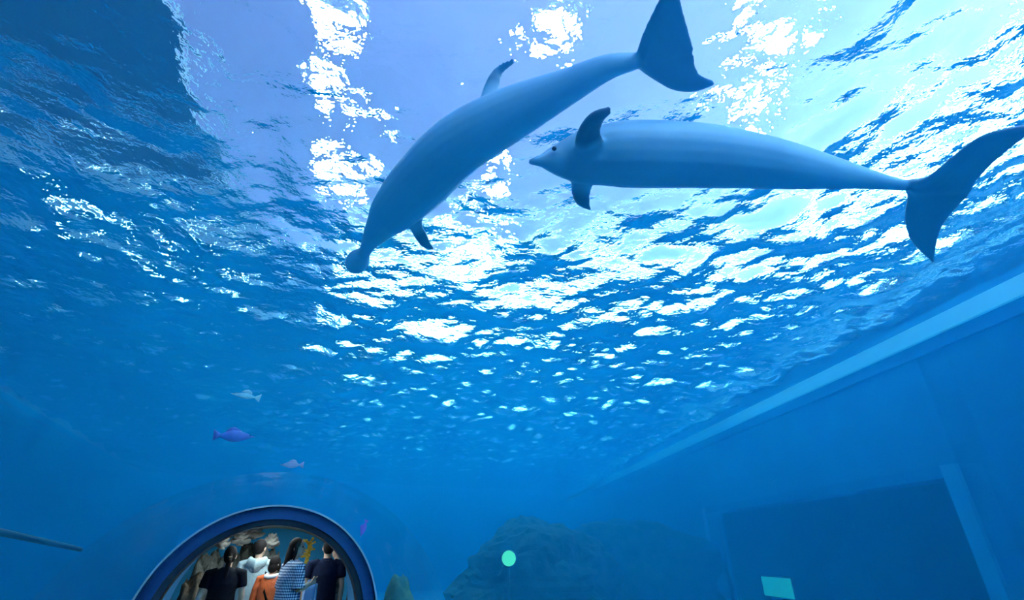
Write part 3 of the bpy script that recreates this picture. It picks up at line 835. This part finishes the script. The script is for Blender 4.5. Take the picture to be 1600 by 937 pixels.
def person(label, px, hor, height, face_deg, top, legs, sleeve, arms, hair, hem=0.92, loose=1.0, head_turn=0.0, point_right=False, extras=None):
    """built facing +y, then turned; arms: two lists shoulder, elbow, wrist"""
    p = at_h(px, 900, hor)
    k = height / 1.70
    root = empty('person', (p.x, p.y, 0.0), math.radians(face_deg)); root.scale = (k, k, k)
    tag(root, label, 'person', 'visitors standing behind the arch')
    V = Vector
    HT = Matrix.Rotation(math.radians(head_turn), 3, 'Z')
    hc = V((0, 0.012, 1.585))
    def hp(x, y, z): return hc + HT @ V((x, y, z))
    b = MB()
    b.ball(hc, (.074, .092, .115), 18, 12, HT)
    b.ball(hp(0, .03, -.065), (.052, .055, .05), 14, 8, HT)
    b.loft([hp(0, .088, .02), hp(0, .106, -.012), hp(0, .104, -.026)], [.009, .014, .012], 8, tip=.5)      # nose
    for sx in (-1, 1): b.ball(hp(sx * .077, -.005, -.012), (.012, .022, .032), 8, 6, HT)               # ears
    b.loft([V((0, -.01, 1.36)), V((0, 0, 1.46)), V((0, .008, 1.53))], [.058, .052, .055], 14)
    b.loft([V((0, 0, .86)), V((0, 0, .95)), V((0, 0, 1.06)), V((0, 0, 1.18)), V((0, 0, 1.30)), V((0, 0, 1.38)), V((0, 0, 1.43))], [(.16, .105), (.165, .112), (.135, .10), (.145, .105), (.165, .11), (.15, .09), (.07, .06)], 18, (0, 1, 0))
    for sx in (-1, 1):
        b.loft([V((sx * .085, 0, .92)), V((sx * .09, .005, .70)), V((sx * .092, .01, .49)), V((sx * .095, -.012, .34)), V((sx * .095, -.01, .09)), V((sx * .095, 0, .03))], [.086, .075, .056, .055, .036, .038], 12, (0, 1, 0))
        b.loft([V((sx * .095, -.05, .035)), V((sx * .10, .06, .035)), V((sx * .105, .16, .025))], [(.036, .034), (.04, .03), (.03, .02)], 10, (0, 0, 1), tip=.5)
    for sx, (sh, el, wr) in zip((-1, 1), arms):
        sh, el, wr = V(sh), V(el), V(wr)
        b.loft([V((sx * .12, 0, 1.375)), sh, sh.lerp(el, .5), el, el.lerp(wr, .35), wr], [.05, .052, .046, .038, .038, .025], 12, (0.2, 1, 0))
        d = wr - el
        hand(b, wr, d, V((0, 1, 0.3)) if abs(d.normalized().z) > .7 else V((0, 0, 1)), V((-sx, 0, 0)), point=(point_right and sx > 0))
    b.fused('body', M['skin'], root, 0.0058, 2)
    for sx in (-1, 1): MB().ball(hp(sx * .031, .077, .012), .0115, 10, 6).build('eye', M['eye'], root, True)
    MB().loft([hp(-.022, .089, -.058), hp(0, .097, -.056), hp(.022, .089, -.058)], [.004, .007, .004], 8).build('mouth', M['lips'], root, True)
    # top
    c = MB(); L_ = loose
    zs = [(hem, .172, .122), (hem + .12 * (1.3 - hem) / .4, .170, .122), (1.12, .160, .122), (1.24, .168, .122), (1.33, .176, .118), (1.385, .160, .100), (1.425, .095, .080), (1.445, .066, .068)]
    c.loft([V((0, -.004, z)) for z, _, _ in zs], [(a * (L_ if z < 1.33 else 1), d_ * (L_ if z < 1.33 else 1)) for z, a, d_ in zs], 22, (0, 1, 0))
    for sx, (sh, el, wr) in zip((-1, 1), arms):
        sh, el, wr = V(sh), V(el), V(wr)
        path = [V((sx * .11, -.002, 1.375)), sh, sh.lerp(el, .5)]
        rd = [.066, .066, .066]
        if sleeve == 'long': path += [el, el.lerp(wr, .5), el.lerp(wr, .93)]; rd += [.054, .049, .043]
        elif sleeve == 'elbow': path += [sh.lerp(el, .95)]; rd += [.070]
        else: path += [sh.lerp(el, .62)]; rd += [.061]
        c.loft(path, [r * (1 + (L_ - 1) * .5) for r in rd], 14, (0.2, 1, 0))
    c.fused('shirt' if sleeve != 'long' else 'jacket', top, root, 0.010, 3)
    # trousers and shoes
    t = MB()
    t.loft([V((0, 0, .84)), V((0, 0, .92)), V((0, 0, 1.0))], [(.172, .118), (.172, .12), (.15, .11)], 18, (0, 1, 0))
    for sx in (-1, 1):
        t.loft([V((sx * .085, 0, .90)), V((sx * .09, .005, .70)), V((sx * .093, .008, .48)), V((sx * .095, -.01, .28)), V((sx * .096, -.008, .07))], [.097, .088, .072, .066, .06], 14, (0, 1, 0))
    t.fused('trousers', legs, root, 0.012, 3)
    for sx in (-1, 1):
        MB().loft([V((sx * .096, -.07, .045)), V((sx * .097, 0, .05)), V((sx * .102, .09, .042)), V((sx * .106, .185, .03))], [(.04, .044), (.044, .05), (.048, .042), (.034, .028)], 12, (0, 0, 1), tip=.5).build('shoe', M['shoe'], root, True)
    # hair
    h = MB()
    cap = Matrix.Rotation(math.radians(0), 3, 'X')
    h.ball(hp(0, -.018, .022), (.084, .094, .108), 18, 12, HT)
    if hair in ('short', 'man'): h.ball(hp(0, -.045, -.03), (.072, .055, .06), 14, 8, HT)
    if hair == 'ponytail':
        h.ball(hp(0, -.05, -.03), (.074, .055, .07), 14, 8, HT)
        h.ball(hp(0, -.105, .0), (.032, .03, .035), 10, 8, HT)
        h.loft([hp(0, -.105, 0), hp(0, -.135, -.06), hp(0, -.13, -.16), hp(0, -.12, -.25), hp(0, -.125, -.32)], [.028, .036, .034, .026, .01], 10, (1, 0, 0))
    if hair == 'long':
        h.loft([hp(0, -.04, .04), hp(0, -.062, -.05), hp(0, -.08, -.14), hp(0, -.095, -.21), hp(0, -.10, -.25)], [(.082, .06), (.086, .06), (.085, .05), (.07, .04), (.04, .02)], 14, (0, 1, 0))
        for sx in (-1, 1): h.loft([hp(sx * .07, .0, .03), hp(sx * .082, .012, -.06), hp(sx * .08, .0, -.15)], [.02, .022, .012], 8, (0, 1, 0))
    if hair == 'bob':
        h.ball(hp(0, -.045, -.05), (.088, .065, .085), 14, 10, HT)
        for sx in (-1, 1): h.loft([hp(sx * .072, .005, .03), hp(sx * .084, .012, -.05), hp(sx * .078, .01, -.11)], [.022, .026, .014], 8, (0, 1, 0))
    h.fused('hair', M['hair'], root, 0.008, 3)
    if extras: extras(root, hp)
    return root
DOWN = [((-.205, 0, 1.365), (-.255, -.02, 1.09), (-.262, .05, .85)), ((.205, 0, 1.365), (.255, -.02, 1.09), (.262, .05, .85))]
base_deg = math.degrees(TH)          # 0 turn = looking away along the tunnel

def pony_extra(root, hp):
    MB().loft([hp(-.02, -.122, -.012), hp(0, -.137, -.02), hp(.02, -.122, -.012)], [.010, .014, .010], 8).build('hair_clip', M['tan_cloth'], root, True)
person('woman in a black short sleeved shirt with a long dark ponytail, seen from behind', 352, 8.25, 1.60, base_deg + 4, M['black_cloth'], M['dark_trousers'], 'short', DOWN, 'ponytail', hem=.86, loose=1.08, extras=pony_extra)

def hood_extra(root, hp):
    m = MB()
    m.loft([Vector((-.105, -.01, 1.43)), Vector((-.09, -.10, 1.40)), Vector((0, -.155, 1.36)), Vector((.09, -.10, 1.40)), Vector((.105, -.01, 1.43))], [(.04, .05), (.055, .07), (.055, .085), (.055, .07), (.04, .05)], 12)
    m.ball((0, -.12, 1.33), (.085, .045, .085), 14, 10)
    m.fused('hood', M['white_cloth'], root, .010, 3)
person('man in a pale hooded jacket with dark trousers, seen from behind', 398, 9.2, 1.70, base_deg - 8, M['white_cloth'], M['dark_trousers'], 'long', DOWN, 'man', hem=.88, loose=1.18, head_turn=-25, extras=hood_extra)

def orange_extra(root, hp):
    MB().loft([Vector((-.10, .0, 1.42)), Vector((-.07, -.08, 1.41)), Vector((0, -.10, 1.40)), Vector((.07, -.08, 1.41)), Vector((.10, .0, 1.42))], [.035] * 5, 10).build('scarf', M['white_plain'], root, True)
    MB().loft([Vector((-.14, .12, 1.40)), Vector((-.13, -.02, 1.46)), Vector((-.02, -.14, 1.20)), Vector((.12, -.15, .98))], [(.006, .025)] * 4, 8, (0, 0, 1)).build('bag_strap', M['black_cloth'], root, True)
person('short visitor in an orange jacket with dark bobbed hair', 426, 8.75, 1.48, base_deg - 30, M['orange_cloth'], M['dark_trousers'], 'long', DOWN, 'bob', hem=.84, loose=1.12, head_turn=-15, extras=orange_extra)

def cloth_extra(root, hp):
    pass
ARM_POINT = [DOWN[0], ((.205, .0, 1.365), (.235, .03, 1.10), (.09, .25, 1.17))]
person('woman in a blue and white checked shirt, face in profile, pointing to the right', 455, 7.95, 1.70, base_deg - 70, M['gingham'], M['dark_trousers'], 'elbow', ARM_POINT, 'long', hem=.78, loose=1.22, head_turn=-35, point_right=True)

def tag_extra(root, hp):
    MB().box((-.02, -.087, 1.405), (.02, -.083, 1.417)).build('collar_tag', M['white_plain'], root)
person('man in a navy short sleeved shirt with short dark hair, seen from behind', 507, 8.6, 1.71, base_deg - 4, M['navy_cloth'], M['tan_cloth'], 'short', DOWN, 'man', hem=.80, loose=1.12, extras=tag_extra)
person('visitor in a dark patterned jacket half hidden by the right side of the arch', 523, 10.3, 1.66, base_deg + 75, M['camo'], M['grey_trousers'], 'long', DOWN, 'short', hem=.92, loose=1.05)

# striped cloth bag carried beside the checked woman
p = at_h(483, 931, 8.3)
m = MB()
n = 24; V, F = [], []
for j in range(9):
    z = 0.15 - 0.55 * j / 8
    for i in range(n):
        a = 2 * math.pi * i / n
        r = (0.07 + 0.02 * j / 8) * (1 + .12 * math.sin(5 * a + j * .3))
        V.append((r * 1.2 * math.cos(a), r * .55 * math.sin(a), z))
for j in range(8):
    for i in range(n): F.append((j * n + i, (j + 1) * n + i, (j + 1) * n + (i + 1) % n, j * n + (i + 1) % n))
F.append(tuple(range(n))); F.append(tuple(range(9 * n - 1, 8 * n - 1, -1)))
bag = empty('cloth_bag', p, TH); tag(bag, 'blue and white striped cloth bag hanging between the checked woman and navy shirt man', 'bag')
m.add(V, F).build('pouch', M['stripe'], bag, True)
for sx in (-1, 1): MB().loft([(sx * .06, 0, .13), (sx * .04, 0, .18), (0, 0, .20)], [.008] * 3, 6).build('handle', M['stripe'], bag, True)
